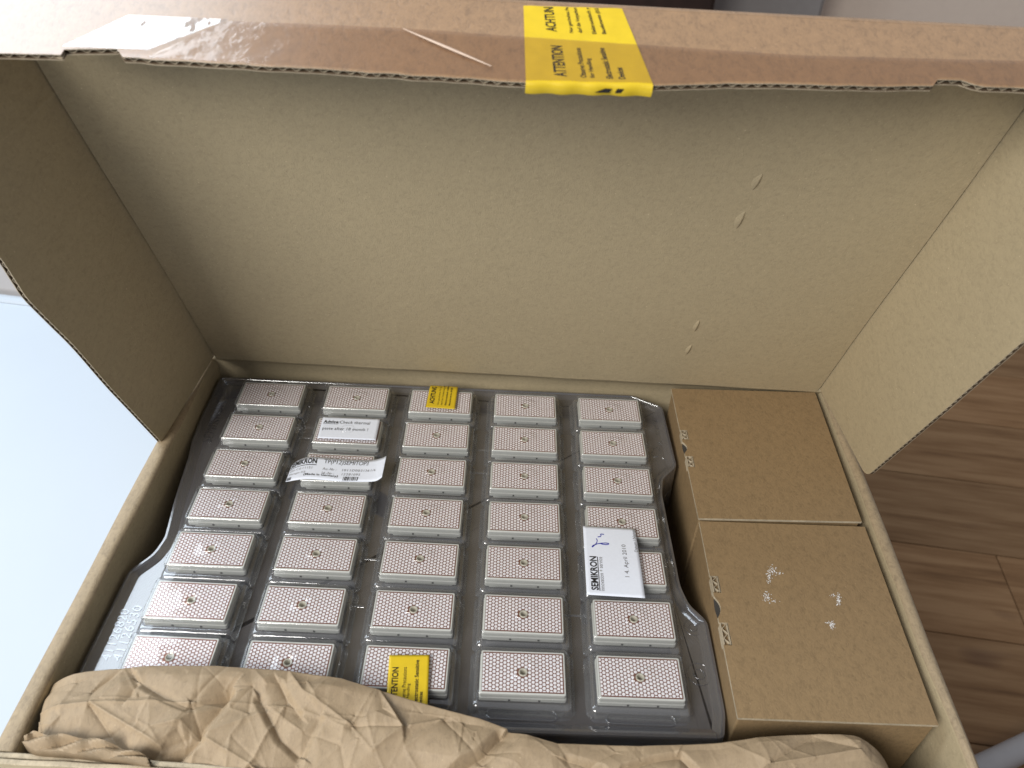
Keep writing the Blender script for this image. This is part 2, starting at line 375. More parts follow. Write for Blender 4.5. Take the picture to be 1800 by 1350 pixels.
# ------------------------------------------------------------------ the big open box
BX = thing('cardboard_box', 'large open brown cardboard box with its hinged lid tilted over the tray', 'box', (0, 0, ZT + 0.0005))
def board(name, frame, outline, t, parent, mats=(K_IN, K_OUT, K_EDGE, K_CORE), flute_edges=(), wl=0.0062, warp=None):
    """corrugated board: two liners, a recessed core and, along chosen cut edges, the wavy fluting"""
    P, ex, ey, ez = frame          # ez points to the inner (visible) side; outline is (x,y) in metres, counter-clockwise seen from ez
    W = warp or (lambda x, y: 0.0)
    pt = lambda x, y, z: P + ex * x + ey * y + ez * (z + W(x, y))
    g = G(); lt = 0.00045; n = len(outline)
    cx = sum(p[0] for p in outline) / n; cy = sum(p[1] for p in outline) / n
    for z0, z1, m_lo, m_hi in ((-lt, 0, 3, 0), (-t, -t + lt, 1, 3)):
        g.prism([pt(x, y, z0) for x, y in outline], [pt(x, y, z1) for x, y in outline], m_lo, m_hi, 2)
    ins = []
    for i in range(n):
        a = Vector(outline[i - 1]); b = Vector(outline[i]); c = Vector(outline[(i + 1) % n])
        d1 = (b - a).normalized(); d2 = (c - b).normalized(); nn = Vector((-d1.y - d2.y, d1.x + d2.x))
        nn = nn / max(0.6, nn.length) * 1.0
        ins.append(b + nn * 0.004)
    g.prism([pt(p.x, p.y, -t + lt) for p in ins], [pt(p.x, p.y, -lt) for p in ins], 3, 3, 3)
    for (i0, i1) in flute_edges:
        pts = [Vector(outline[k % n]) for k in range(i0, i1 + 1)]
        s = 0.0; prev = None
        for a, b in zip(pts, pts[1:]):
            L = (b - a).length; d = (b - a) / L; nn = Vector((-d.y, d.x)); k = max(1, int(L / (wl / 8)))
            for j in range(k + 1):
                q = a + d * L * j / k; ss = s + L * j / k
                z = -t / 2 + (t / 2 - lt - 0.00018) * math.sin(ss / wl * math.tau)
                o_ = q + nn * 0.0006; i_ = q + nn * 0.0045
                cur = [pt(o_.x, o_.y, z - .00018), pt(o_.x, o_.y, z + .00018), pt(i_.x, i_.y, z + .00018), pt(i_.x, i_.y, z - .00018)]
                if prev:
                    for e in range(3): g.quad(prev[e], cur[e], cur[e + 1], prev[e + 1], 2)
                prev = cur
            s += L
    return g.build(name, list(mats), parent)

def swept_wall(name, inner, outer, z0, z1, r=0.0042):
    """rolled double side wall with a rounded top; inner/outer are (far, near) points"""
    (i0, i1), (o0, o1) = inner, outer
    N = 40; g = G(); loops = []
    for k in range(N + 1):
        s = k / N; wob = 0.0006 * math.sin(s * 9.1 + i0[0] * 20) + 0.0004 * math.sin(s * 23.0)
        i_ = Vector((i0[0] + (i1[0] - i0[0]) * s, i0[1] + (i1[1] - i0[1]) * s, 0)); o_ = Vector((o0[0] + (o1[0] - o0[0]) * s, o0[1] + (o1[1] - o0[1]) * s, 0))
        d = (o_ - i_).normalized(); i_ += d * wob; zt = z1 + 0.0005 * math.sin(s * 14 + 1)
        up = Vector((0, 0, 1)); prof = [i_ + up * z0, i_ + up * (zt - 0.03), i_ + up * (zt - r)]
        for q in (20, 45, 70, 90): a = math.radians(q); prof.append(i_ + d * (r - r * math.cos(a)) + up * (zt - r + r * math.sin(a)))
        for q in (90, 60, 30, 0): a = math.radians(q); prof.append(o_ - d * (r - r * math.cos(a)) + up * (zt - r + r * math.sin(a)))
        prof.append(o_ + up * z0); loops.append(prof)
    n = len(loops[0])
    for k in range(N):
        for i in range(n - 1):
            pass
    b = 0; g.v = [p for lp in loops for p in lp]
    for k in range(N):
        for i in range(n - 1):
            g.f.append((k * n + i, (k + 1) * n + i, (k + 1) * n + i + 1, k * n + i + 1)); g.m.append(0 if i < 3 else 1)
    g.f.append(tuple(range(n))); g.m.append(2); g.f.append(tuple(range((N + 1) * n - 1, N * n - 1, -1))); g.m.append(2)
    return autosmooth(g.build(name, [K_IN, K_RIM, K_EDGE], BX), 50)

zb = ZT + 0.001
swept_wall('side_wall', ((-0.2845, 0.172), (-0.2850, -0.1975)), ((-0.2972, 0.172), (-0.2978, -0.1975)), zb, ZR - 0.0015)
swept_wall('side_wall', ((0.2690, 0.168), (0.2575, -0.204)), ((0.2805, 0.168), (0.2650, -0.204)), zb, ZR)
g = G(); g.box((-0.2843, -0.1974, zb), (0.2560, 0.171, zb + 0.004)); g.build('bottom', K_IN, BX)
# front wall: two layers of board with a dark gap between, running slightly askew
FW = [(-0.2985, -0.1985), (-0.21, -0.1995), (-0.12, -0.2030), (0.0, -0.2045), (0.13, -0.2045), (0.2650, -0.2045)]
for nm, y0, y1, zt, mats in (('front_wall', 0.0, -0.0030, ZR - 0.0015, (K_IN, K_EDGE, K_IN)), ('front_tuck_flap', -0.0042, -0.0072, ZR + 0.0002, (K_IN, K_EDGE, K_IN))):
    g = G(); prof = []
    N = 60
    for k in range(N + 1):
        s = k / N * (len(FW) - 1); i = min(int(s), len(FW) - 2); f = s - i
        x = FW[i][0] + (FW[i + 1][0] - FW[i][0]) * f; y = FW[i][1] + (FW[i + 1][1] - FW[i][1]) * f
        z = zt + 0.0006 * math.sin(k * 1.3) * random.random() + 0.0005 * math.sin(k * .21)
        prof.append([(x, y + y0, zb), (x, y + y0, z), (x, y + y0 - .0006, z + .0003), (x, y + y1 + .0006, z + .0003), (x, y + y1, z), (x, y + y1, zb)])
    g.v = [Vector(p) for lp in prof for p in lp]
    for k in range(N):
        for i in range(5):
            g.f.append((k * 6 + i, k * 6 + i + 1, k * 6 + 7 + i, k * 6 + 6 + i)); g.m.append((0, 1, 1, 1, 2)[i])
    g.build(nm, list(mats), BX)
# back wall
g = G(); prof = []
HL = onz(380, 630, ZR); HR = onz(1437, 688, ZR)
hv = (HR - HL).normalized(); back = Vector((-hv.y, hv.x, 0)); UP = Vector((0, 0, 1))
N = 80
for k in range(N + 1):
    s = -0.022 + 1.044 * k / N; c = HL + (HR - HL) * s
    wob = 0.0008 * math.sin(s * 17 + .5) + 0.0006 * math.sin(s * 41)
    prof.append([c + back * 0.011 + UP * (zb - ZR), c + back * 0.0100 - UP * 0.020, c + back * (0.0068 + wob) - UP * 0.009, c + back * (0.0030 + wob * .6) - UP * 0.0034,
                 c + back * 0.0004 + UP * (-0.0012 + wob * .25), c + back * (-0.0002) + UP * (0.0004 + wob * .2), c + back * 0.0012 + UP * 0.0012, c + back * 0.0135 + UP * (-0.0015), c + back * 0.0155 + UP * (zb - ZR)])
n = 9; g.v = [p for lp in prof for p in lp]
for k in range(N):
    for i in range(n - 1): g.f.append((k * n + i, k * n + i + 1, (k + 1) * n + i + 1, (k + 1) * n + i)); g.m.append(0 if i < 7 else 1)
autosmooth(g.build('back_wall', [K_IN, K_OUT], BX), 60)

# lid panel, leaning forward over the box
def frame_side(deg):
    a_ = math.radians(deg)
    return (-back * math.sin(a_) + UP * math.cos(a_)), (-back * math.cos(a_) - UP * math.sin(a_))
uL, nL = frame_side(23.0); uR, nR = frame_side(20.4)
LL, LR = 0.376, 0.366
TL = HL + uL * LL; TR = HR + uR * LR
N, Mv = 40, 28; g = G()
tL = 0.0032
def lidpt(s, t, dz=0.0):
    p = (HL + (HR - HL) * s) + (uL * (1 - s) * LL + uR * s * LR) * t
    nn = (nL * (1 - s) + nR * s).normalized()
    bow = 0.004 * math.sin(math.pi * s) * math.sin(math.pi * t) + 0.0012 * math.sin(s * 7 + t * 5)* math.sin(math.pi * t)
    return p - nn * (bow + dz)
v0 = [lidpt(i / N, j / Mv) for j in range(Mv + 1) for i in range(N + 1)]
v1 = [lidpt(i / N, j / Mv, tL) for j in range(Mv + 1) for i in range(N + 1)]
g.v = v0 + v1; nb = len(v0)
for j in range(Mv):
    for i in range(N):
        a_ = j * (N + 1) + i
        g.f.append((a_, a_ + 1, a_ + N + 2, a_ + N + 1)); g.m.append(0)
        g.f.append((nb + a_, nb + a_ + N + 1, nb + a_ + N + 2, nb + a_ + 1)); g.m.append(1)
for i in range(N):
    for j in (0, Mv):
        a_ = j * (N + 1) + i; g.f.append((a_, nb + a_, nb + a_ + 1, a_ + 1)); g.m.append(2)
for j in range(Mv):
    for i in (0, N):
        a_ = j * (N + 1) + i; g.f.append((a_, a_ + N + 1, nb + a_ + N + 1, nb + a_)); g.m.append(2)
lid = autosmooth(g.build('lid_panel', [K_IN, K_OUT, K_EDGE], BX), 40)
# pressed dents in the lid: small raised creases
lidN = ((nL + nR) / 2).normalized(); lidU = ((uL + uR) / 2).normalized()
for (u0, v0_), (u1, v1_), wd in (((1344, 314), (1325, 345), .0046), ((1313, 381), (1296, 414), .0052), ((1231, 568), (1221, 588), .0040), ((1217, 609), (1206, 626), .0040)):
    def lift(uv):
        d = ray(*uv); best = None
        P = onplane(uv, HL, lidN)
        s = (P - HL).dot(hv) / (HR - HL).length; t = (P - HL).dot(lidU) / 0.37
        q = lidpt(s, t); return q
    A = lift((u0, v0_)); B = lift((u1, v1_)); g = G(); dv = (B - A); sd = dv.cross(lidN).normalized(); K = 12; rows = []
    for k in range(K + 1):
        s = k / K; e = math.sin(math.pi * s) ** 0.7; c = A + dv * s - lidN * 0.00015
        rows.append([c - sd * wd * 0.25 * e, c - sd * wd * .12 * e + lidN * 0.0011 * e, c + sd * wd * .15 * e + lidN * 0.0013 * e, c + sd * wd * .6 * e + lidN * 0.0003 * e, c + sd * wd * e])
    g.loft([r for r in rows], 0, False)
    autosmooth(g.build('dent', K_IN, BX), 80)

# side flaps of the lid
def rounded(poly, idx, r, seg=6):
    out = []
    n = len(poly)
    for i, p in enumerate(poly):
        if i not in idx: out.append(p); continue
        a = Vector(poly[i - 1]); b = Vector(p); c = Vector(poly[(i + 1) % n])
        d1 = (a - b).normalized(); d2 = (c - b).normalized()
        p0_ = b + d1 * r; p2_ = b + d2 * r
        for k in range(seg + 1):
            t = k / seg; q = p0_ * (1 - t) ** 2 + b * 2 * t * (1 - t) + p2_ * t * t; out.append((q.x, q.y))
    return out
def interp_curve(pts, n):
    xs = [p[0] for p in pts]; ys = [p[1] for p in pts]
    # Catmull-Rom
    out = []
    for i in range(len(pts) - 1):
        p = [Vector(pts[max(0, i - 1)]), Vector(pts[i]), Vector(pts[i + 1]), Vector(pts[min(len(pts) - 1, i + 2)])]
        for k in range(n):
            t = k / n
            q = 0.5 * ((2 * p[1]) + (-p[0] + p[2]) * t + (2 * p[0] - 5 * p[1] + 4 * p[2] - p[3]) * t * t + (-p[0] + 3 * p[1] - 3 * p[2] + p[3]) * t ** 3)
            out.append((q.x, q.y))
    out.append(tuple(pts[-1])); return out
sr = math.radians(5)
# right: x = distance from lid along flap (d), y = along lid (u)
dR = (nR * math.cos(sr) + hv * math.sin(sr)).normalized(); ezR = uR.cross(dR).normalized()
if ezR.dot(hv) > 0: ezR = -ezR
edgeR = [(0.1013, 0.0392), (0.1070, 0.1641), (0.1101, 0.2528), (0.112, 0.33), (0.110, 0.362)]
# orientation: ex = dR, ey = uR, ez = ex x ey
zR = dR.cross(uR)
outl = [(-0.004, 0.002)] + edgeR + [(-0.004, 0.366)]
if zR.dot(ezR) > 0:
    ol = rounded(outl, {1}, 0.009); nC = len(ol)
    board('dust_flap', (HR + hv * 0.0012, dR, uR, zR), ol, 0.0032, BX, flute_edges=[(1, nC - 2)])
else:
    ol = [(p[1], p[0]) for p in outl][::-1]
    k = len(ol) - 2; ol = rounded(ol, {k}, 0.009); nC = len(ol)
    board('dust_flap', (HR + hv * 0.0012, uR, dR, uR.cross(dR)), ol, 0.0032, BX, flute_edges=[(1, nC - 2)])
dL = (nL * math.cos(sr) - hv * math.sin(sr)).normalized()
edgeL = interp_curve([(0.1011, 0.0394), (0.1019, 0.0998), (0.1025, 0.1389), (0.1018, 0.1887), (0.1030, 0.2199), (0.1040, 0.2488), (0.1022, 0.2636), (0.0995, 0.2853), (0.100, 0.33), (0.101, 0.374)], 5)
outl = [(-0.004, 0.002)] + edgeL + [(-0.004, 0.376)]
ol = [(p[1], p[0]) for p in outl][::-1]      # ex = uL, ey = dL : inner side is uL x dL
zz = uL.cross(dL)
if zz.dot(hv) > 0:
    area2 = sum(ol[i - 1][0] * ol[i][1] - ol[i][0] * ol[i - 1][1] for i in range(len(ol)))
    if area2 < 0: ol = ol[::-1]
    board('dust_flap', (HL - hv * 0.0012, uL, dL, zz), ol, 0.0032, BX, flute_edges=[(0, len(ol) - 1)])
else:
    ol = outl
    area2 = sum(ol[i - 1][0] * ol[i][1] - ol[i][0] * ol[i - 1][1] for i in range(len(ol)))
    if area2 < 0: ol = ol[::-1]
    board('dust_flap', (HL - hv * 0.0012, dL, uL, dL.cross(uL)), ol, 0.0032, BX, flute_edges=[(1, len(ol) - 2)])

# bent crease across the left flap
NLf = uL.cross(dL).normalized()
if NLf.dot(hv) < 0: NLf = -NLf
A = onplane((128, 143), HL, NLf); B = onplane((-20, 262), HL, NLf); dv = B - A; sd = dv.cross(NLf).normalized(); rows = []
for k in range(25):
    t_ = k / 24; e = math.sin(math.pi * min(1, t_ * 1.15 + .02)) ** .5 if t_ < .82 else 1.0; c = A + dv * t_ + sd * .0010 * math.sin(t_ * 7) - NLf * .0015
    rows.append([c - sd * .0035, c - sd * .0010 + NLf * .0006 * e, c + NLf * .0009 * e, c + sd * .0014 + NLf * .0005 * e, c + sd * .0045])
g = G(); g.loft(rows, 0, False); autosmooth(g.build('crease', K_IN, BX), 80)

# front flap of the lid: folded forward, outside facing up
hT = (TR - TL).normalized(); uM = ((uL + uR) / 2).normalized()
nF = uM.cross(hT).normalized()
if nF.y > 0: nF = -nF
NF = hT.cross(nF).normalized()
if NF.z < 0: NF = -NF
WT = (TR - TL).length
def flapxy(uv):
    Q = onplane(uv, TL + NF * 0.003, NF); return ((Q - TL).dot(hT), (Q - TL).dot(nF))
edge_px = [(-60, 92), (0, 95), (107, 97), (113, 88), (205, 87), (216, 101), (350, 110), (500, 118), (700, 131), (925, 145), (1147, 150), (1280, 147), (1400, 149), (1520, 151), (1640, 152), (1648, 141), (1690, 142), (1712, 149), (1730, 152), (1800, 155), (1860, 158)]
fe = [flapxy(p) for p in edge_px]
fine = []
for i in range(len(fe) - 1):
    a_, b_ = Vector(fe[i]), Vector(fe[i + 1]); k = max(1, int((b_ - a_).length / 0.006))
    for j in range(k):
        q = a_ + (b_ - a_) * j / k; fine.append((q.x, q.y + random.uniform(-.0004, .0004)))
fine.append(fe[-1])
fine = [p for p in fine if -0.004 < p[0] < WT + 0.004]
outl = [(-0.002, 0.0)] + fine + [(WT + 0.002, 0.0)]
# seen from +NF: hT x nF points down, so build with ez = -NF (inner side below), x=hT, y=nF
ezF = hT.cross(nF).normalized()
area2 = sum(outl[i - 1][0] * outl[i][1] - outl[i][0] * outl[i - 1][1] for i in range(len(outl)))
ol = outl if area2 > 0 else outl[::-1]
if ezF.dot(NF) < 0:
    board('front_flap', (TL, hT, nF, ezF), ol, 0.0032, BX, flute_edges=[(1, len(ol) - 2)])
    ztop = 0.0032
else:
    board('front_flap', (TL, hT, nF, ezF), ol, 0.0032, BX, mats=(K_OUT, K_IN, K_EDGE, K_CORE), flute_edges=[(1, len(ol) - 2)])
    ztop = 0.0
def fp(x, y, z): return TL + hT * x + nF * y + NF * (ztop + z)
# rounded fold over the top of the lid
g = G(); rows = []
for k in range(41):
    x = -0.002 + (WT + 0.004) * k / 40
    rows.append([fp(x, 0.0006, 0.00005), fp(x, -0.0015, -0.0001), fp(x, -0.0031, -0.0008), fp(x, -0.0041, -0.0022), fp(x, -0.0045, -0.0045), fp(x, -0.0045, -0.012)])
g.loft(rows, 0, False)
autosmooth(g.build('lid_fold', K_OUT, BX), 80)
def fy_edge(x):
    for p, q in zip(fine, fine[1:]):
        if p[0] <= x <= q[0]: return p[1] + (q[1] - p[1]) * (x - p[0]) / max(1e-6, q[0] - p[0])
    return fine[-1][1]
# brown packing tape along the edge
tp = [flapxy(p) for p in [(400, 40), (700, 52), (925, 68), (1400, 100), (1800, 110), (1860, 113)]]
def tape_top(x):
    for p, q in zip(tp, tp[1:]):
        if p[0] <= x <= q[0]: return p[1] + (q[1] - p[1]) * (x - p[0]) / (q[0] - p[0])
    return tp[-1][1]
g = G(); rows = []
xs0 = flapxy((262, 92))[0]; xs1 = tp[-1][0]
for k in range(161):
    x = xs0 + (min(xs1, WT) - xs0) * k / 160; lo = fy_edge(x) - 0.0004
    hi = tape_top(x) if x > tp[0][0] else lo + (tape_top(tp[0][0]) - lo) * (x - xs0) / (tp[0][0] - xs0)
    rows.append([fp(x, hi + (lo - hi) * j / 6, 0.00085 + 0.00010 * math.sin(x * 190 + j * 1.7) * math.sin(x * 77)) for j in range(7)])
g.loft(rows, 0, False)
tpo = autosmooth(g.build('packing_tape', TAPE, BX), 80); tpo['label'] = 'brown translucent packing tape'
# clear wrinkled tape end catching the window
q4 = [flapxy(p) for p in [(112, 86), (262, 92), (405, 39), (228, 31)]]
f4 = bil(*[fp(x, y, 0.00035) for x, y in q4])
g = G(); rows = []
for i in range(41):
    rows.append([f4(i / 40, j / 16) + NF * (0.00006 * math.sin(i * .5 + j * .3) * math.sin(j * .5 + i * .13) + 0.0010) for j in range(17)])
g.loft(rows, 0, False); o = autosmooth(g.build('clear_tape', TAPE2, BX), 80); o['label'] = 'shiny wrinkled clear tape'
# a pale scuffed crease in the tape
A = flapxy((705, 55)); B = flapxy((860, 121))
fs = bil(fp(A[0], A[1], .0011), fp(B[0], B[1], .0011), fp(B[0] + .0022, B[1] - .0006, .0011), fp(A[0] + .0022, A[1] - .0006, .0011))
g = G(); rows = []
for k in range(13):
    e = 0.25 + 0.75 * math.sin(math.pi * k / 12); rows.append([fs(k / 12, 0.5 - .5 * e), fs(k / 12, .5) + NF * .0002, fs(k / 12, .5 + .5 * e)])
g.loft(rows, 0, False); g.build('tape_crease', plain('scuffed_tape', (0.60, 0.46, 0.36), 0.6), BX)

# yellow warning sticker wrapped over the flap edge and the fold
ys = [flapxy(p) for p in [(924, 143), (1147, 149), (1093, 17), (920, 12)]]
yl = bil(*[fp(x, y, 0.0) for x, y in ys])
g = G(); rows = []
def stk(a, b, lift=0.0):       # b: 0 at the flap edge, 1 at the fold
    p = yl(a, b) + NF * (0.00052 + lift + 0.00012 * math.sin(a * 23 + b * 9) * math.sin(b * 17)); return p
for j in range(25):
    rows.append([stk(i / 24, j / 24) for i in range(25)])
drop = []
for dz, dy in ((0.0004, 0.0014), (-0.001, 0.0022), (-0.0030, 0.0026), (-0.0052, 0.0022)):
    drop.append([yl(i / 24, 0) + nF * (dy + 0.0004 * math.sin(i * 1.1)) + NF * dz for i in range(25)])
g.loft(drop[::-1] + rows, 0, False)
st = autosmooth(g.build('warning_sticker', YELLOW, BX), 80); st['label'] = 'yellow sticker with black warning text wrapped over the flap edge'
# text runs from the edge towards the fold; text up = left
def ymap(a, b): return stk(1 - b, a, 0.00016)
for body, a0, a1, b0, b1, bd in (('ATTENTION', .055, .455, .672, .775, .02), ('Observe Precautions', .05, .43, .515, .565, .015), ('for Handling', .05, .30, .44, .49, .015),
                             ('Electrostatic Sensitive', .045, .44, .305, .36, .02), ('Devices', .045, .19, .205, .26, .02),
                             ('ACHTUN', .645, .985, .70, .80, .02), ('Nur geschultes Pe', .635, .99, .54, .585, .015), ('darf die Verpackun', .635, .99, .455, .505, .015),
                             ('Elektrostatisch g', .63, .99, .325, .375, .02), ('Bauelemente (EG', .63, .99, .235, .285, .02)):
    print_line('lettering', st, ymap, body, a0, a1, b0, b1, INK, bd)
g = G()
for x0, x1 in ((.545, .68), (.705, .775)):   # two black strokes of the hand symbol on the turned-down strip
    for k in range(4):
        pass
    P = [yl(x0, 0) + nF * .0030 - NF * .0030, yl(x1 - .02, 0) + nF * .0030 - NF * .0030, yl(x1, 0) + nF * .0027 - NF * .0008, yl(x1 - .055, 0) + nF * .0027 - NF * .0008]
    g.quad(P[0], P[1], P[2], P[3])
g.build('hand_symbol', INK, st)

# ------------------------------------------------------------------ power modules
PX, PY = 0.07479, 0.04327
MX, MY = 0.055, 0.031
def hexpattern():
    g = G(); dx = 0.00227; dyv = 0.00262; hh = 0.01300; cols = 23
    x0 = -dx * (cols - 1) / 2; ap = dyv / 2 - 0.00029; R_ = ap / 0.866; hw = x0 * -1 + 0.00045
    for c in range(cols):
        cx = x0 + c * dx; offy = 0 if c % 2 else dyv / 2
        ks = [k for k in range(-8, 9) if abs(k * dyv + offy) - dyv * .28 < hh]
        ys_ = sorted(k * dyv + offy for k in ks)
        top = max(y for y in ys_ if y + ap <= hh + 0.0002); bot = min(y for y in ys_ if y - ap >= -hh - 0.0002)
        for y in ys_:
            if math.hypot(cx, y) < 0.0034: continue
            pts = []
            for k in range(12):
                a = k * math.tau / 12; rr = R_ * (0.93 if k % 2 == 0 else 0.925)
                pts.append([cx + rr * math.cos(a), y + rr * math.sin(a)])
            if y == top and hh - (y + ap) < 0.0011:
                for p in pts:
                    if p[1] > y + ap * .75: p[1] = hh; p[0] = cx + (p[0] - cx) * 0.85
            elif y == bot and (y - ap) + hh < 0.0011:
                for p in pts:
                    if p[1] < y - ap * .75: p[1] = -hh; p[0] = cx + (p[0] - cx) * 0.85
            for p in pts:
                p[0] = max(-hw, min(hw, p[0])); p[1] = max(-hh, min(hh, p[1]))
            n = len(pts)
            g.add([(p[0], p[1], 0.00005) for p in pts] + [(cx + (p[0] - cx) * .93, y + (p[1] - y) * .93, 0.00016) for p in pts],
                  [(i, (i + 1) % n, n + (i + 1) % n, n + i) for i in range(n)] + [tuple(range(n, 2 * n))])
    return g
def rrect(hx, hy, r, z, seg=5):
    out = []
    for cx, cy, a0 in ((hx - r, hy - r, 0), (-hx + r, hy - r, 90), (-hx + r, -hy + r, 180), (hx - r, -hy + r, 270)):
        for k in range(seg + 1):
            a = math.radians(a0 + 90 * k / seg); out.append((cx + r * math.cos(a), cy + r * math.sin(a), z))
    return out
def circ(r, z, n=24): return [(r * math.cos(i * math.tau / n), r * math.sin(i * math.tau / n), z) for i in range(n)]
def make_module():
    root = thing('power_module', '', 'module', (0, 0, 0), 'power modules packed in the clear tray')
    g = G(); hx, hy = MX / 2, MY / 2
    g.loft([rrect(hx - .0030, hy - .0030, .001, -.0130), rrect(hx - .0028, hy - .0028, .001, -.0082), rrect(hx, hy, .0012, -.0078), rrect(hx, hy, .0012, -.0048), rrect(hx - .0005, hy - .0005, .0012, -.0046), rrect(hx - .0005, hy - .0005, .0012, -.0004),
            rrect(hx - .0008, hy - .0008, .001, 0), rrect(hx - .0015, hy - .0015, .0008, 0), rrect(hx - .0016, hy - .0016, .0008, -.0006)])
    n = 24; g.f.append(tuple(range(n - 1, -1, -1))); g.m.append(0)
    autosmooth(g.build('housing', PLASTIC, root), 35)
    g = G(); lp = rrect(hx - .0016, hy - .0016, .0008, -.00022); g.add(lp + circ(.0026, -.00022, 24), [(i, (i + 1) % 24, 24 + (i + 1 + 3) % 24, 24 + (i + 3) % 24) for i in range(24)])
    g.build('copper_plate', COPPER, root)
    hp = hexpattern(); o = hp.build('thermal_paste_pattern', PASTE, root); o['kind'] = 'stuff'; o.location = (-.0003, 0, -.00022)
    g = G(); g.loft([circ(.0029, -.0002), circ(.0029, .0003), circ(.0027, .0005), circ(.0021, .0005), circ(.0019, .0002), circ(.0018, -.006)]); autosmooth(g.build('bushing', BUSH, root), 40)
    g = G(); g.v = [Vector(p) for p in circ(.0019, -.0055)]; g.f.append(tuple(range(24))); g.m.append(0); g.build('bore', HOLE, root)
    for x in (-.0085, .0105):
        g = G(); g.box((x - .0007, -hy - .0004, -.0072), (x + .0007, -hy + .0003, -.0058)); g.build('latch_slot', DARK, root)
    return root
ordw = ['first', 'second', 'third', 'fourth', 'fifth', 'sixth', 'seventh']
colw = ['leftmost column', 'second column from the left', 'middle column', 'fourth column from the left', 'rightmost column']
proto = make_module()
def copy_tree(o, parent=None):
    c = o.copy(); COL.objects.link(c); c.parent = parent
    for ch in list(o.children): copy_tree(ch, c)
    return c
special = {(2, 2): 'under the white advice note', (2, 3): 'under the curled white product label', (3, 1): 'half under the yellow sticker', (3, 7): 'partly under the yellow sticker by the paper',
           (5, 4): 'touching the top of the white slip', (5, 5): 'mostly under the white slip', (1, 7): 'at the far left cut off by brown paper', (2, 7): 'in the second column cut off by brown paper'}
spots = [(c, r) for c in range(1, 6) for r in range(1, 8)]
mods = {}
for k, (c, r) in enumerate(spots):
    o = proto if k == 0 else copy_tree(proto)
    o.location = ((c - 4) * PX + random.uniform(-.0003, .0003), -(r - 4) * PY + random.uniform(-.0003, .0003), 0)
    o.rotation_euler = (0, 0, math.radians(random.uniform(-.5, .5)))
    if r == 7 and c < 3: o['label'] = 'white dotted module ' + special[(c, r)]
    elif (c, r) in special: o['label'] = 'white dotted module %s, %s row from the back' % (special[(c, r)], ordw[r - 1])
    else: o['label'] = 'white dotted module, %s row from the back, %s' % (ordw[r - 1], colw[c - 1])
    mods[(c, r)] = o

# ------------------------------------------------------------------ clear trays
ZL = -0.0110; ZFLO = -0.0140
tray_px = [(385, 662), (374, 690), (347, 735), (336, 775), (331, 800), (308, 870), (288, 945), (268, 973), (225, 1003), (140, 1170), (95, 1275)]
tray_pr = [(1275, 1300), (1285, 1255), (1250, 1092), (1212, 1062), (1197, 1030), (1165, 870), (1166, 842), (1195, 820), (1165, 715), (1110, 690)]
def clampx(p, lo, hi): return Vector((max(lo, min(hi, p.x)), p.y, p.z))
ol = [clampx(onz(u, v, ZL), -0.2825, 0.1295) for u, v in tray_px + tray_pr]
ol = [(p.x, min(p.y, 0.1655)) for p in ol]
ol = [(x, max(y, -0.168)) for x, y in ol]
a2 = sum(ol[i - 1][0] * ol[i][1] - ol[i][0] * ol[i - 1][1] for i in range(len(ol)))
if a2 < 0: ol = ol[::-1]
ol = rounded(ol, set(range(len(ol))), 0.0045, 4)
def inset(poly, d):
    out = []; n = len(poly)
    for i in range(n):
        a = Vector(poly[i - 1]); b = Vector(poly[i]); c = Vector(poly[(i + 1) % n])
        e1 = b - a; e2 = c - b
        if e1.length < 1e-7 or e2.length < 1e-7: out.append(tuple(b)); continue
        e1.normalize(); e2.normalize(); nn = Vector((-e1.y - e2.y, e1.x + e2.x)); l = nn.length
        nn = nn / l if l > 1e-6 else Vector((0, 0)); out.append(tuple(b + nn * d / max(0.55, l / 2)))
    return out
def make_tray(loc, label, with_cover):
    t = thing('blister_tray', label, 'tray', loc, 'clear trays stacked in the box')
    g = G(); Z = lambda pl, z: [(x, y, z) for x, y in pl]
    loops = [Z(inset(ol, -.0006), ZL - .026), Z(inset(ol, 0.0), ZL - .0012), Z(inset(ol, 0.0006), ZL), Z(inset(ol, .0022), ZL), Z(inset(ol, .0028), ZL - .0008), Z(inset(ol, .0046), ZL - .0012), Z(inset(ol, .0080), ZFLO)]
    g.loft(loops); n = len(ol); g.f.append(tuple(len(g.v) - n + i for i in range(n))); g.m.append(0)
    o = g.build('base_sheet', SMOKE, t, world=False)
    me = o.data
    bm = bmesh.new(); bm.from_mesh(me); bmesh.ops.triangulate(bm, faces=[f for f in bm.faces if len(f.verts) > 4]); bm.to_mesh(me); bm.free()
    autosmooth(o, 50)
    for p in o.data.polygons:
        if p.normal.z > 0.999 and p.center.z < ZL - .002 or p.area > 0.0004: p.use_smooth = False
    return t
tray = make_tray((0, 0, 0), 'upper clear plastic tray holding the modules in five columns', True)
tray2 = make_tray((0.0012, 0.0, -0.0285), 'second clear tray showing under the upper tray beside the cartons', False)
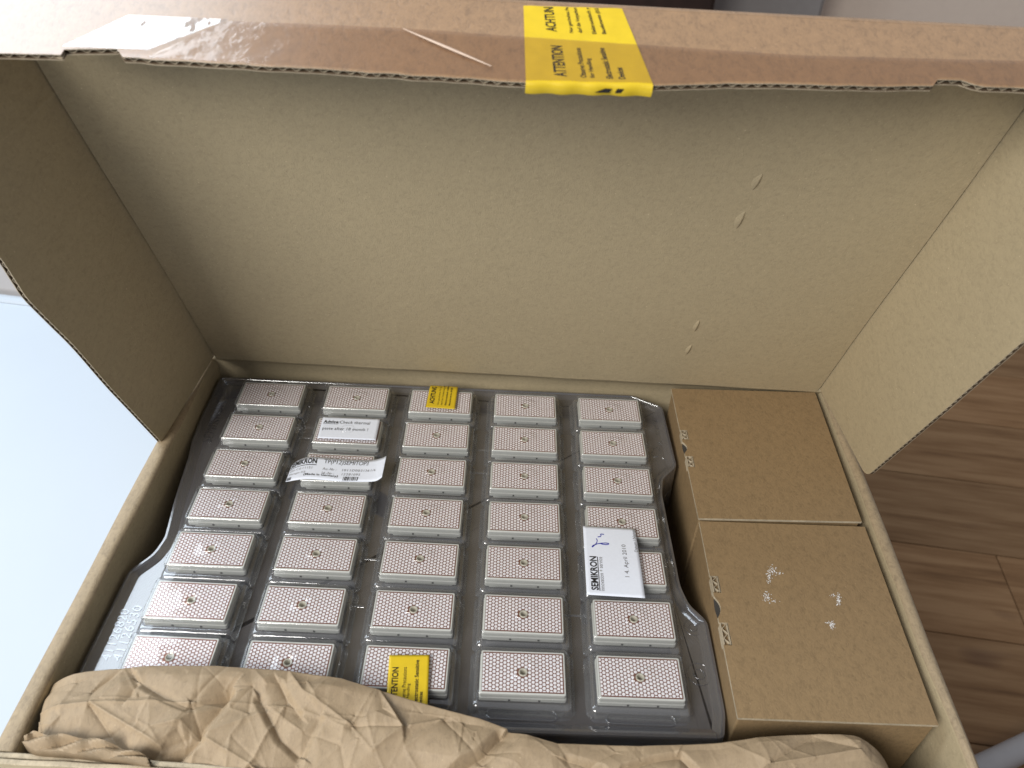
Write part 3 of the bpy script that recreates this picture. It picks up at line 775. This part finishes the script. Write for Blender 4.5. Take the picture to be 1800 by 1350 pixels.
# one clear pocket per module
def pocket_mesh():
    g = G(); hx, hy = MX / 2, MY / 2; s = 6
    L = [rrect(hx + .0066, hy + .0060, .0040, ZFLO + .0003, s), rrect(hx + .0050, hy + .0059, .0036, ZFLO + .0012, s), rrect(hx + .0040, hy + .0058, .0034, ZFLO + .005, s), rrect(hx + .0034, hy + .0050, .0030, -.0074, s), rrect(hx + .0016, hy + .0018, .0024, -.0068, s),
         rrect(hx + .0012, hy + .0012, .0022, .0006, s), rrect(hx + .0007, hy + .0007, .0020, .0015, s), rrect(hx - .0002, hy - .0002, .0016, .0018, s), rrect(hx - .0030, hy - .0030, .0012, .00165, s), rrect(.012, .009, .004, .0016, s)]
    n = len(L[0])
    def ring(r, z):
        return [(r * math.cos(math.atan2(p[1], p[0])), r * math.sin(math.atan2(p[1], p[0])), z) for p in L[-1]]
    L += [ring(.0066, .0018), ring(.0056, .0030), ring(.0044, .0026), ring(.0030, .0009), ring(.0012, .0008)]
    g.loft(L[:6], 1); g.loft(L[5:]); g.f.append(tuple(len(g.v) - n + i for i in range(n))); g.m.append(0)
    return g
pk = pocket_mesh(); pme = None
for k, (c, r) in enumerate(spots):
    if pme is None:
        o = pk.build('pocket', [CLEAR, WALLC], tray, world=False); autosmooth(o, 60); pme = o.data
    else:
        o = bpy.data.objects.new('pocket', pme); COL.objects.link(o); o.parent = tray
    o.location = ((c - 4) * PX, -(r - 4) * PY, 0)
# moulded cross ribs in the channels and finger dimples on the pockets
for (u0, v0_, u1, v1_) in ((519, 768, 552, 770), (628, 980, 668, 984), (598, 1062, 640, 1066), (820, 830, 866, 832), (822, 790, 868, 792), (988, 1080, 1032, 1083)):
    a = onz(u0, v0_, ZFLO); b = onz(u1, v1_, ZFLO); d = (b - a).normalized(); sd = Vector((-d.y, d.x, 0))
    g = G(); g.loft([[a - sd * .0012, a - sd * .0004 + UP * .0007, a + sd * .0004 + UP * .0007, a + sd * .0012], [b - sd * .0012, b - sd * .0004 + UP * .0007, b + sd * .0004 + UP * .0007, b + sd * .0012]], 0, False)
    autosmooth(g.build('moulded_rib', WALLC, tray), 80)
for c in (4, 5):
    x = (c - 4) * PX; y = -3 * PY - MY / 2 - .0062
    g = G(); ro = rrect(.0225, .0040, .0036, 0); ri = rrect(.0213, .0029, .0026, 0)
    sh = lambda lp, z: [(p[0] + x, p[1] + y, z) for p in lp]
    g.loft([sh(ro, ZFLO + .0006), sh(rrect(.0222, .0037, .0034, 0), ZFLO + .0022), sh(ri, ZFLO + .0022), sh(rrect(.021, .0026, .0024, 0), ZFLO + .0008)])
    autosmooth(g.build('finger_rim', EMBOSS, tray), 80)
# raised lettering
def emboss(body, p_base0, p_base1, hgt_vec, name='embossed_text', r=0.00035):
    vs, fs = text_geo(body, -0.0, 1.05)
    f = bil(p_base0, p_base1, p_base1 + hgt_vec, p_base0 + hgt_vec)
    bm = bmesh.new(); vv = [bm.verts.new(f(x, y)) for x, y in vs]
    for q in fs:
        try: bm.faces.new([vv[i] for i in q])
        except ValueError: pass
    bmesh.ops.recalc_face_normals(bm, faces=bm.faces)
    ext = bmesh.ops.extrude_face_region(bm, geom=list(bm.faces))
    for e in ext['geom']:
        if isinstance(e, bmesh.types.BMVert): e.co.z += 0.00035
    me = bpy.data.meshes.new(name); bm.to_mesh(me); bm.free(); me.materials.append(EMBOSS)
    o = bpy.data.objects.new(name, me); COL.objects.link(o); o.parent = tray; return o
zE = ZFLO + .0001
def pl(u, v): return onz(u, v, zE)
emboss('41126820', pl(193, 1162), pl(229, 1072), (pl(174, 1160) - pl(191, 1162)))
emboss('41126530', pl(213, 1162), pl(251, 1066), (pl(196, 1160) - pl(213, 1162)))
emboss('SEMIKRON', pl(371, 778), pl(397, 706), (pl(354, 776) - pl(371, 778)))
emboss('A-PET', pl(1172, 786), pl(1160, 736), (pl(1158, 784) - pl(1172, 786)))
# recycling triangle and round moulding marks
def emb_line(pts, closed, wd=.0005, name='embossed_mark'):
    n = len(pts); g = G(); rows = []
    for i in range(n):
        q = pts[(i - 1) % n] if closed or i else pts[i]; r_ = pts[(i + 1) % n] if closed or i < n - 1 else pts[i]
        d = (r_ - q).normalized(); s = Vector((-d.y, d.x, 0)); p = pts[i]
        rows.append([p - s * wd, p - s * wd * .4 + UP * .0005, p + s * wd * .4 + UP * .0005, p + s * wd])
    if closed: rows.append(rows[0])
    g.loft(rows, 0, False); return autosmooth(g.build(name, EMBOSS, tray), 80)
for tri in ([(1146, 796), (1149, 788), (1156, 786), (1160, 792)], [(1164, 783), (1172, 782), (1177, 789), (1175, 793)], [(1178, 798), (1180, 805), (1170, 808), (1164, 805)]):
    emb_line([pl(*p) for p in tri], False)
emb_line([pl(1146, 798), pl(1150, 803), pl(1158, 802)], False)
for (u, v, r_) in ((1218, 1103, .0062), (1229, 1185, .0080)):
    c = pl(u, v)
    for rr in (r_, r_ * .45): emb_line([c + Vector((rr * math.cos(i * math.tau / 28), rr * math.sin(i * math.tau / 28), 0)) for i in range(28)], True, .00045)

# ------------------------------------------------------------------ small cartons
def carton(quad_px, name_label, slots, seed):
    ZC = 0.0095; q = [onz(u, v, ZC) for u, v in quad_px]        # TL TR BR BL
    c0 = (q[0] + q[1] + q[2] + q[3]) / 4
    t = thing('small_carton', name_label, 'carton', (c0.x, c0.y, zb + 0.0045), 'small brown cartons beside the tray')
    TLc, TRc, BRc, BLc = q
    ins = lambda p, d: p + (c0 - p).normalized() * d
    zc0 = zb + 0.0045
    g = G(); lo = [Vector((ins(p, .0025).x, ins(p, .0025).y, zc0)) for p in (BLc, BRc, TRc, TLc)]; hi = [Vector((ins(p, .0012).x, ins(p, .0012).y, ZC - .0022)) for p in (BLc, BRc, TRc, TLc)]
    g.prism(lo, hi); o = g.build('body', K_BOX, t); bevel(o, .0012, 3)
    # top panel with notches along its left (lock) edge
    ev = (BLc - TLc); L = ev.length; e = ev / L; nx = (TRc - TLc).normalized()
    pts = [TRc, TLc]
    for s0, s1, d, kind in slots:
        a = TLc + e * L * s0; b = TLc + e * L * s1
        if kind == 'tab': pts += [a, a + nx * d, b + nx * d, b]
        else:
            for k in range(9):
                qk = k / 8; pts.append(a + (b - a) * qk + nx * d * math.sin(math.pi * qk))
    pts += [BLc, BRc]
    g = G(); g.prism([Vector((p.x, p.y, ZC - .0020)) for p in pts[::1]], [Vector((p.x, p.y, ZC)) for p in pts], 0, 0, 1)
    bm = bmesh.new(); o = g.build('top_panel', [K_BOX, K_EDGE], t)
    bm.from_mesh(o.data); bmesh.ops.recalc_face_normals(bm, faces=bm.faces); bmesh.ops.triangulate(bm, faces=[f for f in bm.faces if len(f.verts) > 4]); bm.to_mesh(o.data); bm.free()
    # lock tabs: cut ends of fluted board standing in the notches; dark thumb hole between
    for s0, s1, d, kind in slots:
        a = TLc + e * L * (s0 + .004); b = TLc + e * L * (s1 - .004); g = G()
        if kind == 'tab':
            for off, th, m in ((.0004, .0005, 0), (d - .0012, .0005, 0)):
                A = a + nx * off; B = b + nx * off; g.prism([A + UP * -.006, B + UP * -.006, B + nx * th + UP * -.006, A + nx * th + UP * -.006], [A + UP * .0003, B + UP * .0003, B + nx * th + UP * .0003, A + nx * th + UP * .0003])
            K = 26; prev = None
            for k in range(K + 1):
                qk = k / K; off = .0012 + (d - .0030) * (0.5 + .5 * math.sin(qk * math.tau * 2.2 + seed)); c = a + (b - a) * qk + nx * off
                cur = [c - UP * .006, c + UP * .0001, c + nx * .0004 + UP * .0001, c + nx * .0004 - UP * .006]
                if prev:
                    for i in range(3): g.quad(prev[i], prev[i + 1], cur[i + 1], cur[i])
                prev = cur
            g.build('lock_tab', K_EDGE, t)
        else:
            P = []
            for k in range(9): qk = k / 8; P.append(a + (b - a) * qk + nx * (d + .0005) * math.sin(math.pi * qk) - UP * .0018)
            P2 = [a + (b - a) * (k / 8) - nx * .0006 * math.sin(math.pi * k / 8) - UP * .0018 for k in range(8, -1, -1)]
            g.add(P + P2, [tuple(range(len(P) + len(P2)))]); g.build('thumb_notch', DARK, t)
    return t, q
slA = [(.36, .435, .0060, 'tab'), (.455, .54, .0030, 'thumb'), (.565, .645, .0060, 'tab')]
slB = [(.325, .415, .0058, 'tab'), (.435, .545, .0032, 'thumb'), (.57, .68, .0058, 'tab')]
carton([(1180, 683), (1433, 690), (1515, 917), (1228, 911)], 'brown carton at the back beside the lid, clean top', slA, 0.4)
cB, qB = carton([(1229, 916), (1520, 926), (1650, 1275), (1297, 1262)], 'brown carton nearer the front with white label remains on top', slB, 1.2)
# torn remains of a label
g = G()
for (u, v, du, dv_, n, sx, sy) in ((1358, 1003, 10, 10, 60, 1, 1), (1352, 1015, 4, 14, 50, 1, 1), (1372, 1008, 10, 3, 16, 1, 1), (1347, 1048, 8, 10, 45, 1, 1), (1362, 1056, 10, 5, 16, 1, 1), (1474, 1055, 5, 12, 60, 1, 1), (1464, 1047, 8, 4, 16, 1, 1), (1462, 1098, 6, 9, 45, 1, 1), (1455, 1095, 8, 3, 12, 1, 1)):
    for k in range(n):
        p = onz(u + random.gauss(0, du * .42), v + random.gauss(0, dv_ * .42), 0.0095 + 0.00025); r_ = random.uniform(.00015, .00055)
        m = random.randint(4, 6); a0 = random.random() * 6
        g.add([p + Vector((r_ * random.uniform(.5, 1.2) * math.cos(a0 + i * math.tau / m), r_ * random.uniform(.5, 1.2) * math.sin(a0 + i * math.tau / m), random.uniform(0, .0001))) for i in range(m)], [tuple(range(m))])
o = g.build('label_residue', SCUFF, cB); o['label'] = 'white torn flecks left by a peeled label'; o['kind'] = 'stuff'

# ------------------------------------------------------------------ notes and stickers lying on the tray
ZN = 0.0027
def sheet(name, label, cat, fmap, mat, na=20, nb=14, th=0.00018, edge=None):
    g = G(); root_p = fmap(.5, .5)
    t = thing(name, label, cat, root_p)
    rows = [[fmap(i / na, j / nb) for i in range(na + 1)] for j in range(nb + 1)]
    g.loft(rows, 0, False)
    o = autosmooth(g.build('sheet', mat, t), 80)
    m = o.modifiers.new('thickness', 'SOLIDIFY'); m.thickness = th; m.offset = -1
    return t
def pz(u, v, z=ZN): return onz(u, v, z)
# advice note
f = bil(pz(557.7, 769.7), pz(660.6, 774.3), pz(668.3, 736.6), pz(568, 732.4))
def fa(a, b, l=0.0): return f(a, b) + UP * (0.0005 * a * (1 - b) + l)
n1 = sheet('advice_note', 'white note about checking thermal paste on a module in the second column', 'note', fa, WHITE)
fl_ = lambda a, b: fa(a, b, .00018)
print_line('lettering', n1, fl_, 'Advice', .035, .29, .70, .84, INK, .03, 1.08)
print_line('lettering', n1, fl_, ':Check thermal', .295, .84, .70, .84, INK, 0.0, 1.08)
print_line('lettering', n1, fl_, 'paste after 18 month !', .045, .83, .345, .52, INK, 0.0, 1.08)
print_rects('underline', n1, fl_, [(.035, .29, .665, .680)], INK)

# curled product label: stations across the label (top pixel, bottom pixel, height)
stn = [((513, 818), (501.8, 847), -.0045), ((521, 811), (508, 846), -.0010), ((531, 806.2), (519, 844), .0018), ((543, 803.4), (534, 842), .0030), ((559, 803.6), (552, 842.2), .0034), ((580, 805.4), (571, 843.8), .0034), ((606.7, 807.6), (592.6, 845.9), .0034), ((635, 808.8), (622, 846.6), .0034), ((652, 808.8), (640, 846.8), .0038), ((664, 806.8), (656, 846.2), .0052), ((672, 804.5), (664.5, 843.6), .0075), ((679, 801.4), (671, 838.8), .0105)]
TP = [onz(*a, z) for a, b, z in stn]; BP = [onz(*b, z) for a, b, z in stn]
cl = [0.0]
for i in range(1, len(stn)): cl.append(cl[-1] + ((TP[i] + BP[i]) / 2 - (TP[i - 1] + BP[i - 1]) / 2).length)
cl = [c / cl[-1] for c in cl]
def cr(P, a):
    a = max(0, min(.99999, a)); i = max(k for k in range(len(cl) - 1) if cl[k] <= a); t = (a - cl[i]) / (cl[i + 1] - cl[i])
    p = [P[max(0, i - 1)], P[i], P[i + 1], P[min(len(P) - 1, i + 2)]]
    return 0.5 * ((2 * p[1]) + (-p[0] + p[2]) * t + (2 * p[0] - 5 * p[1] + 4 * p[2] - p[3]) * t * t + (-p[0] + 3 * p[1] - 3 * p[2] + p[3]) * t ** 3)
def fc(a, b, l=0.0):
    p = cr(BP, a) * (1 - b) + cr(TP, a) * b
    if l:
        d = (cr(TP, min(1, a + .01)) - cr(TP, max(0, a - .01))).cross(TP[5] - BP[5]).normalized(); p = p + d * l
    return p
n2 = sheet('product_label', 'curled white product label with a barcode lying across the second column', 'label', fc, WHITE, 60, 8)
f2 = lambda a, b: fc(a, b, .00018)
print_line('lettering', n2, f2, 'SEMIKRON', .015, .305, .70, .945, INK, .03)
print_rects('underline', n2, f2, [(.015 + i * .029, .015 + (i + 1) * .029, .625, .655) for i in range(10)], INK)
print_line('lettering', n2, f2, 'TP(P12)SEMITOP3', .375, .795, .69, .93, INK, 0.0, 1.0)
print_line('lettering', n2, f2, 'Dat.Cd:11151', .035, .27, .46, .56, GREYINK, 0.0, 1.1)
print_line('lettering', n2, f2, 'Au.-Nr :', .375, .51, .44, .55, GREYINK, 0.0, 1.1)
print_line('lettering', n2, f2, '1011DE031361/6', .565, .89, .45, .55, GREYINK, .0, 1.1)
print_line('lettering', n2, f2, 'Menge:35', .035, .21, .26, .37, GREYINK, 0.0, 1.1)
print_line('lettering', n2, f2, 'Id.-Nr :', .375, .50, .255, .355, GREYINK, 0.0, 1.1)
print_line('lettering', n2, f2, '12281095', .575, .745, .265, .365, GREYINK, .0, 1.1)
print_line('lettering', n2, f2, '(Made in Germany)', .20, .545, .14, .26, INK, .015, 1.05)
bars = []; x = .60
while x < .735:
    wd = random.choice([.004, .004, .008]); bars.append((x, x + wd, .03, .21)); x += wd + random.choice([.004, .006, .008])
x = .02
while x < .075: bars.append((x, x + .005, .03, .19)); x += .0105
print_rects('barcode', n2, f2, bars, INK)

# yellow sticker at the back (ACHTUNG)
def vsticker(name, label, BLp, BRp, TRp, TLp, bend, lines, mat, z=ZN, sym=None):
    f = bil(pz(*BRp, z), pz(*TRp, z), pz(*TLp, z), pz(*BLp, z))      # text runs upwards in the picture, text up = left
    def fm(a, b, l=0.0):
        return f(a, b) + UP * (bend(a, b) + l)
    t = sheet(name, label, 'sticker' if mat is YELLOW else 'slip', fm, mat, 24, 16)
    fm2 = lambda a, b: fm(a, b, .00018)
    for body, a0, a1, b0, b1, m_, bd, sp in lines: print_line('lettering', t, fm2, body, a0, a1, b0, b1, m_, bd, sp)
    return t, fm2
vsticker('warning_sticker', 'small yellow warning sticker on a module at the back of the tray', (748.5, 716), (799.5, 719.5), (805.5, 676), (757, 673.5),
    lambda a, b: -0.0028 * max(0, (a - .72) / .28) ** 2 + .0003, [('ACHTUNG', .15, .86, .745, .915, INK, .03, 1.0), ('Nur geschultes Person', .12, .93, .565, .635, INK, 0, 1.0),
    ('darf die Verpackung öff', .12, .96, .435, .515, INK, 0, 1.0), ('Elektrostatisch gefährd', .12, .97, .30, .375, INK, .02, 1.0), ('Bauelemente (EGB)', .12, .87, .165, .24, INK, .02, 1.0)], YELLOW)
vsticker('warning_sticker', 'larger yellow warning sticker at the front, tucked under the brown paper', (677, 1262), (750.6, 1264), (754.8, 1151.7), (684.5, 1152),
    lambda a, b: -0.004 * max(0, (.30 - a) / .30) ** 2 + .0003, [('ATTENTION', .19, .795, .745, .905, INK, .02, 1.0), ('Observe Precautions', .205, .795, .545, .645, INK, 0, 1.0),
    ('for Handling', .205, .53, .43, .525, INK, 0, 1.0), ('Electrostatic Sensitive', .205, .915, .245, .345, INK, .02, 1.0), ('Devices', .205, .405, .13, .215, INK, .02, 1.0)], YELLOW)
jag = [random.uniform(-.0004, .0004) for _ in range(60)]
fS = bil(pz(1134.0, 1052.2), pz(1115.9, 930.3), pz(1024.6, 925.2), pz(1031.2, 1046))
def sb(a, b):
    return .0006 + .0010 * math.sin(math.pi * a) * (1 - b)
slip, fS2 = vsticker('packing_slip', 'white torn packing slip with a date stamp and blue pen signature', (1031.2, 1046), (1134.0, 1052.2), (1115.9, 930.3), (1024.6, 925.2), sb,
    [('SEMIKRON', .065, .54, .785, .915, INK, .03, 1.0), ('innovation + service', .06, .535, .685, .755, GREYINK, 0, 1.0), ('1 4. April 2010', .265, .735, .205, .305, GREYINK, 0, 1.0), ('Datum / Name:', .63, .975, .015, .075, GREYINK, 0, 1.0)], WHITE)
print_rects('underline', slip, fS2, [(.06, .535, .762, .776)], INK)
def zs(u, v):  # zoomed crop coordinates -> slip coordinates
    lx = 195 + (245 - 195) * (v - 200) / 960; rx = 920 + (1070 - 920) * (v - 238) / 974
    return (1 - (v - 215) / 965, 1 - (u - lx) / (rx - lx))
for P in ([(400, 372), (432, 368), (446, 350), (440, 332), (456, 328), (488, 331)], [(380, 398), (392, 425), (388, 455), (370, 485), (340, 515), (322, 526), (330, 508), (365, 490), (410, 474), (470, 463), (520, 460), (553, 466), (545, 478), (510, 483), (462, 478), (438, 470)]):
    pp = interp_curve([zs(*p) for p in P], 6); ribbon('signature_stroke', slip, fS2, pp, .0065, BLUEINK)

# ------------------------------------------------------------------ crumpled wrapping paper in front
from mathutils.geometry import delaunay_2d_cdt
far_px = [(78, 1262), (76, 1225), (95, 1190), (150, 1180), (250, 1172), (380, 1172), (500, 1180), (600, 1195), (720, 1230), (840, 1262), (900, 1285), (980, 1308), (1120, 1312), (1200, 1310), (1270, 1306), (1330, 1298), (1440, 1290), (1500, 1295), (1570, 1318), (1583, 1345)]
far = [onz(u, v, 0.013) for u, v in far_px]
fx = np.array([p.x for p in far[2:]]); fy = np.array([p.y for p in far[2:]])
xL, xR = far[1].x + .001, far[-1].x
def yfar(x): return np.interp(x, fx, fy)
YN = -0.2000
NX, NY = 760, 130
X = np.linspace(xL, xR, NX); Q = np.linspace(-0.10, 1.0, NY)
XX, QQ = np.meshgrid(X, Q)
yf = yfar(XX); DEP = yf - (YN - np.clip((XX + .21) / .1, 0, 1) * .003)
def tin(n, amp, seed, sx=1.0):
    r = np.random.default_rng(seed)
    P = np.stack([r.uniform(xL - .02, xR + .02, n), r.uniform(-.225, -.125, n)], 1); Hh = r.uniform(-1, 1, n) * amp
    vs, es, fs_, *_ = delaunay_2d_cdt([Vector(p) for p in P], [], [], 0, 1e-7)
    return vs, fs_, P, Hh
def tin_eval(x, y, n, amp, seed, ridge=0.0, sig=0.0012):
    vs, fs_, P, Hh = tin(n, amp, seed); V = np.array([[v.x, v.y] for v in vs]); r = np.random.default_rng(seed + 99)
    out = np.zeros_like(x); xf = x.ravel(); yf_ = y.ravel(); o = out.ravel(); esign = {}
    for f_ in fs_:
        a, b, c = V[f_[0]], V[f_[1]], V[f_[2]]
        det = (b[1] - c[1]) * (a[0] - c[0]) + (c[0] - b[0]) * (a[1] - c[1])
        if abs(det) < 1e-12: continue
        m = (xf >= min(a[0], b[0], c[0])) & (xf <= max(a[0], b[0], c[0]))
        idx = np.nonzero(m)[0]
        l0 = ((b[1] - c[1]) * (xf[idx] - c[0]) + (c[0] - b[0]) * (yf_[idx] - c[1])) / det
        l1 = ((c[1] - a[1]) * (xf[idx] - c[0]) + (a[0] - c[0]) * (yf_[idx] - c[1])) / det
        l2 = 1 - l0 - l1; ins_ = (l0 >= -1e-9) & (l1 >= -1e-9) & (l2 >= -1e-9)
        k = idx[ins_]; val = l0[ins_] * Hh[f_[0]] + l1[ins_] * Hh[f_[1]] + l2[ins_] * Hh[f_[2]]
        if ridge:
            for li, (p_, q_) in ((l0, (f_[1], f_[2])), (l1, (f_[2], f_[0])), (l2, (f_[0], f_[1]))):
                key = (min(p_, q_), max(p_, q_))
                if key not in esign: esign[key] = r.choice([1.0, 0.7, 0.3, 0.0, 0.0, -0.8])
                L_ = np.linalg.norm(V[p_] - V[q_]); dist = li[ins_] * abs(det) / max(L_, 1e-6)
                val = val + ridge * esign[key] * np.exp(-dist / sig)
        o[k] = val
    return o.reshape(x.shape)
YY = yf - np.clip(QQ, 0, 1) * DEP
dep_s = np.clip(DEP / .05, .35, 1.0)
ZZ = 0.013 + dep_s * (0.0045 * np.sin(np.pi * np.clip(QQ * .95, 0, 1))) - 0.006 * np.clip(QQ, 0, 1) ** 3
ZZ += dep_s * (tin_eval(XX, YY, 70, .0050, 3, .0015, .0014) + tin_eval(XX, YY, 240, .0015, 5, .0006, .0009) + tin_eval(XX, YY, 900, .0003, 8)) * np.clip(QQ * 5 + .35, 0, 1)
# named creases seen in the photograph (pixel polylines, depth, width)
def crease(pts, depth, wd, side=1.0):
    global ZZ
    P = [onz(u, v, .018) for u, v in pts]
    best = np.full(XX.shape, 9.0); sg = np.zeros(XX.shape)
    for a, b in zip(P, P[1:]):
        dx, dy = b.x - a.x, b.y - a.y; L2 = dx * dx + dy * dy
        t = np.clip(((XX - a.x) * dx + (YY - a.y) * dy) / L2, 0, 1)
        d = np.hypot(XX - a.x - t * dx, YY - a.y - t * dy); s = np.sign((XX - a.x) * dy - (YY - a.y) * dx)
        m = d < best; best = np.where(m, d, best); sg = np.where(m, s, sg)
    wv = np.where(sg * side > 0, wd, wd * .35)
    ZZ -= depth * np.clip(1 - best / wv, 0, 1) ** 1.3
crease([(398, 1218), (378, 1245), (355, 1268), (345, 1292), (300, 1322), (275, 1340)], .0085, .016, 1)
crease([(250, 1200), (290, 1225), (330, 1240), (398, 1218)], .0035, .012, -1)
crease([(232, 1178), (240, 1200), (228, 1222)], .0030, .008)
crease([(490, 1195), (505, 1225), (525, 1248)], .0030, .009)
crease([(455, 1225), (490, 1290), (520, 1312)], .0040, .012, -1)
crease([(560, 1260), (540, 1290), (520, 1325)], .0030, .012)
crease([(880, 1288), (850, 1320), (800, 1348)], .0075, .015, -1)
crease([(1000, 1330), (1060, 1345)], .0035, .010)
crease([(1100, 1345), (1150, 1330), (1200, 1322), (1225, 1345)], .0040, .009)
# rolled-over rear edge
roll = np.clip(-QQ / .10, 0, 1)
YY = YY + 0.0022 * np.sin(roll * np.pi * .75) * 1.0; ZZ = ZZ - 0.012 * roll ** 1.2
# left end rounds down
le = np.clip(1 - (XX - xL) / .014, 0, 1); ZZ -= .008 * le ** 2.2
re_ = np.clip(1 - (xR - XX) / .02, 0, 1); ZZ -= .016 * re_ ** 2
XX2 = XX + .004 * np.sin(YY * 90) * le
PP = thing('wrapping_paper', 'crumpled brown wrapping paper stuffed along the front of the box', 'paper', (-0.03, -0.18, -0.0))
vs = [(XX2[j, i], YY[j, i], ZZ[j, i]) for j in range(NY) for i in range(NX)]
fs = [(j * NX + i, j * NX + i + 1, (j + 1) * NX + i + 1, (j + 1) * NX + i) for j in range(NY - 1) for i in range(NX - 1)]
o = mesh_obj('sheet', vs, fs, K_PAPER, PP, None, True)
m = o.modifiers.new('thickness', 'SOLIDIFY'); m.thickness = 0.0003; m.offset = 0
# folded corner of the same paper lying against the front wall
top = [(45, 1293), (60, 1289), (90, 1294), (130, 1296), (165, 1301), (200, 1311), (235, 1322), (262, 1334)]
bot = [(42, 1308), (58, 1318), (90, 1322), (130, 1325), (165, 1329), (200, 1333), (235, 1338), (262, 1342)]
g = G(); rows = []
for i, (a, b) in enumerate(zip(interp_curve(top, 5), interp_curve(bot, 5))):
    zt = .0205 + .0015 * math.sin(i * .9) - .00012 * i; A = onz(*a, zt); B = onz(*b, .0165)
    row = []
    for k in range(9):
        t = k / 8; p = A * (1 - t) + B * t; p.z += .0035 * abs(math.sin(t * 4.2 + i * .35)) - .0025 * max(0, math.sin(i * .5 + t * 3)) ** 2; row.append(p)
    rows.append([A + Vector((0, .001, -.010))] + row + [B + Vector((0, -.0005, -.008))])
g.loft(rows, 0, False)
o = autosmooth(g.build('folded_corner', K_PAPER, PP), 25)
m = o.modifiers.new('thickness', 'SOLIDIFY'); m.thickness = 0.0003; m.offset = 0
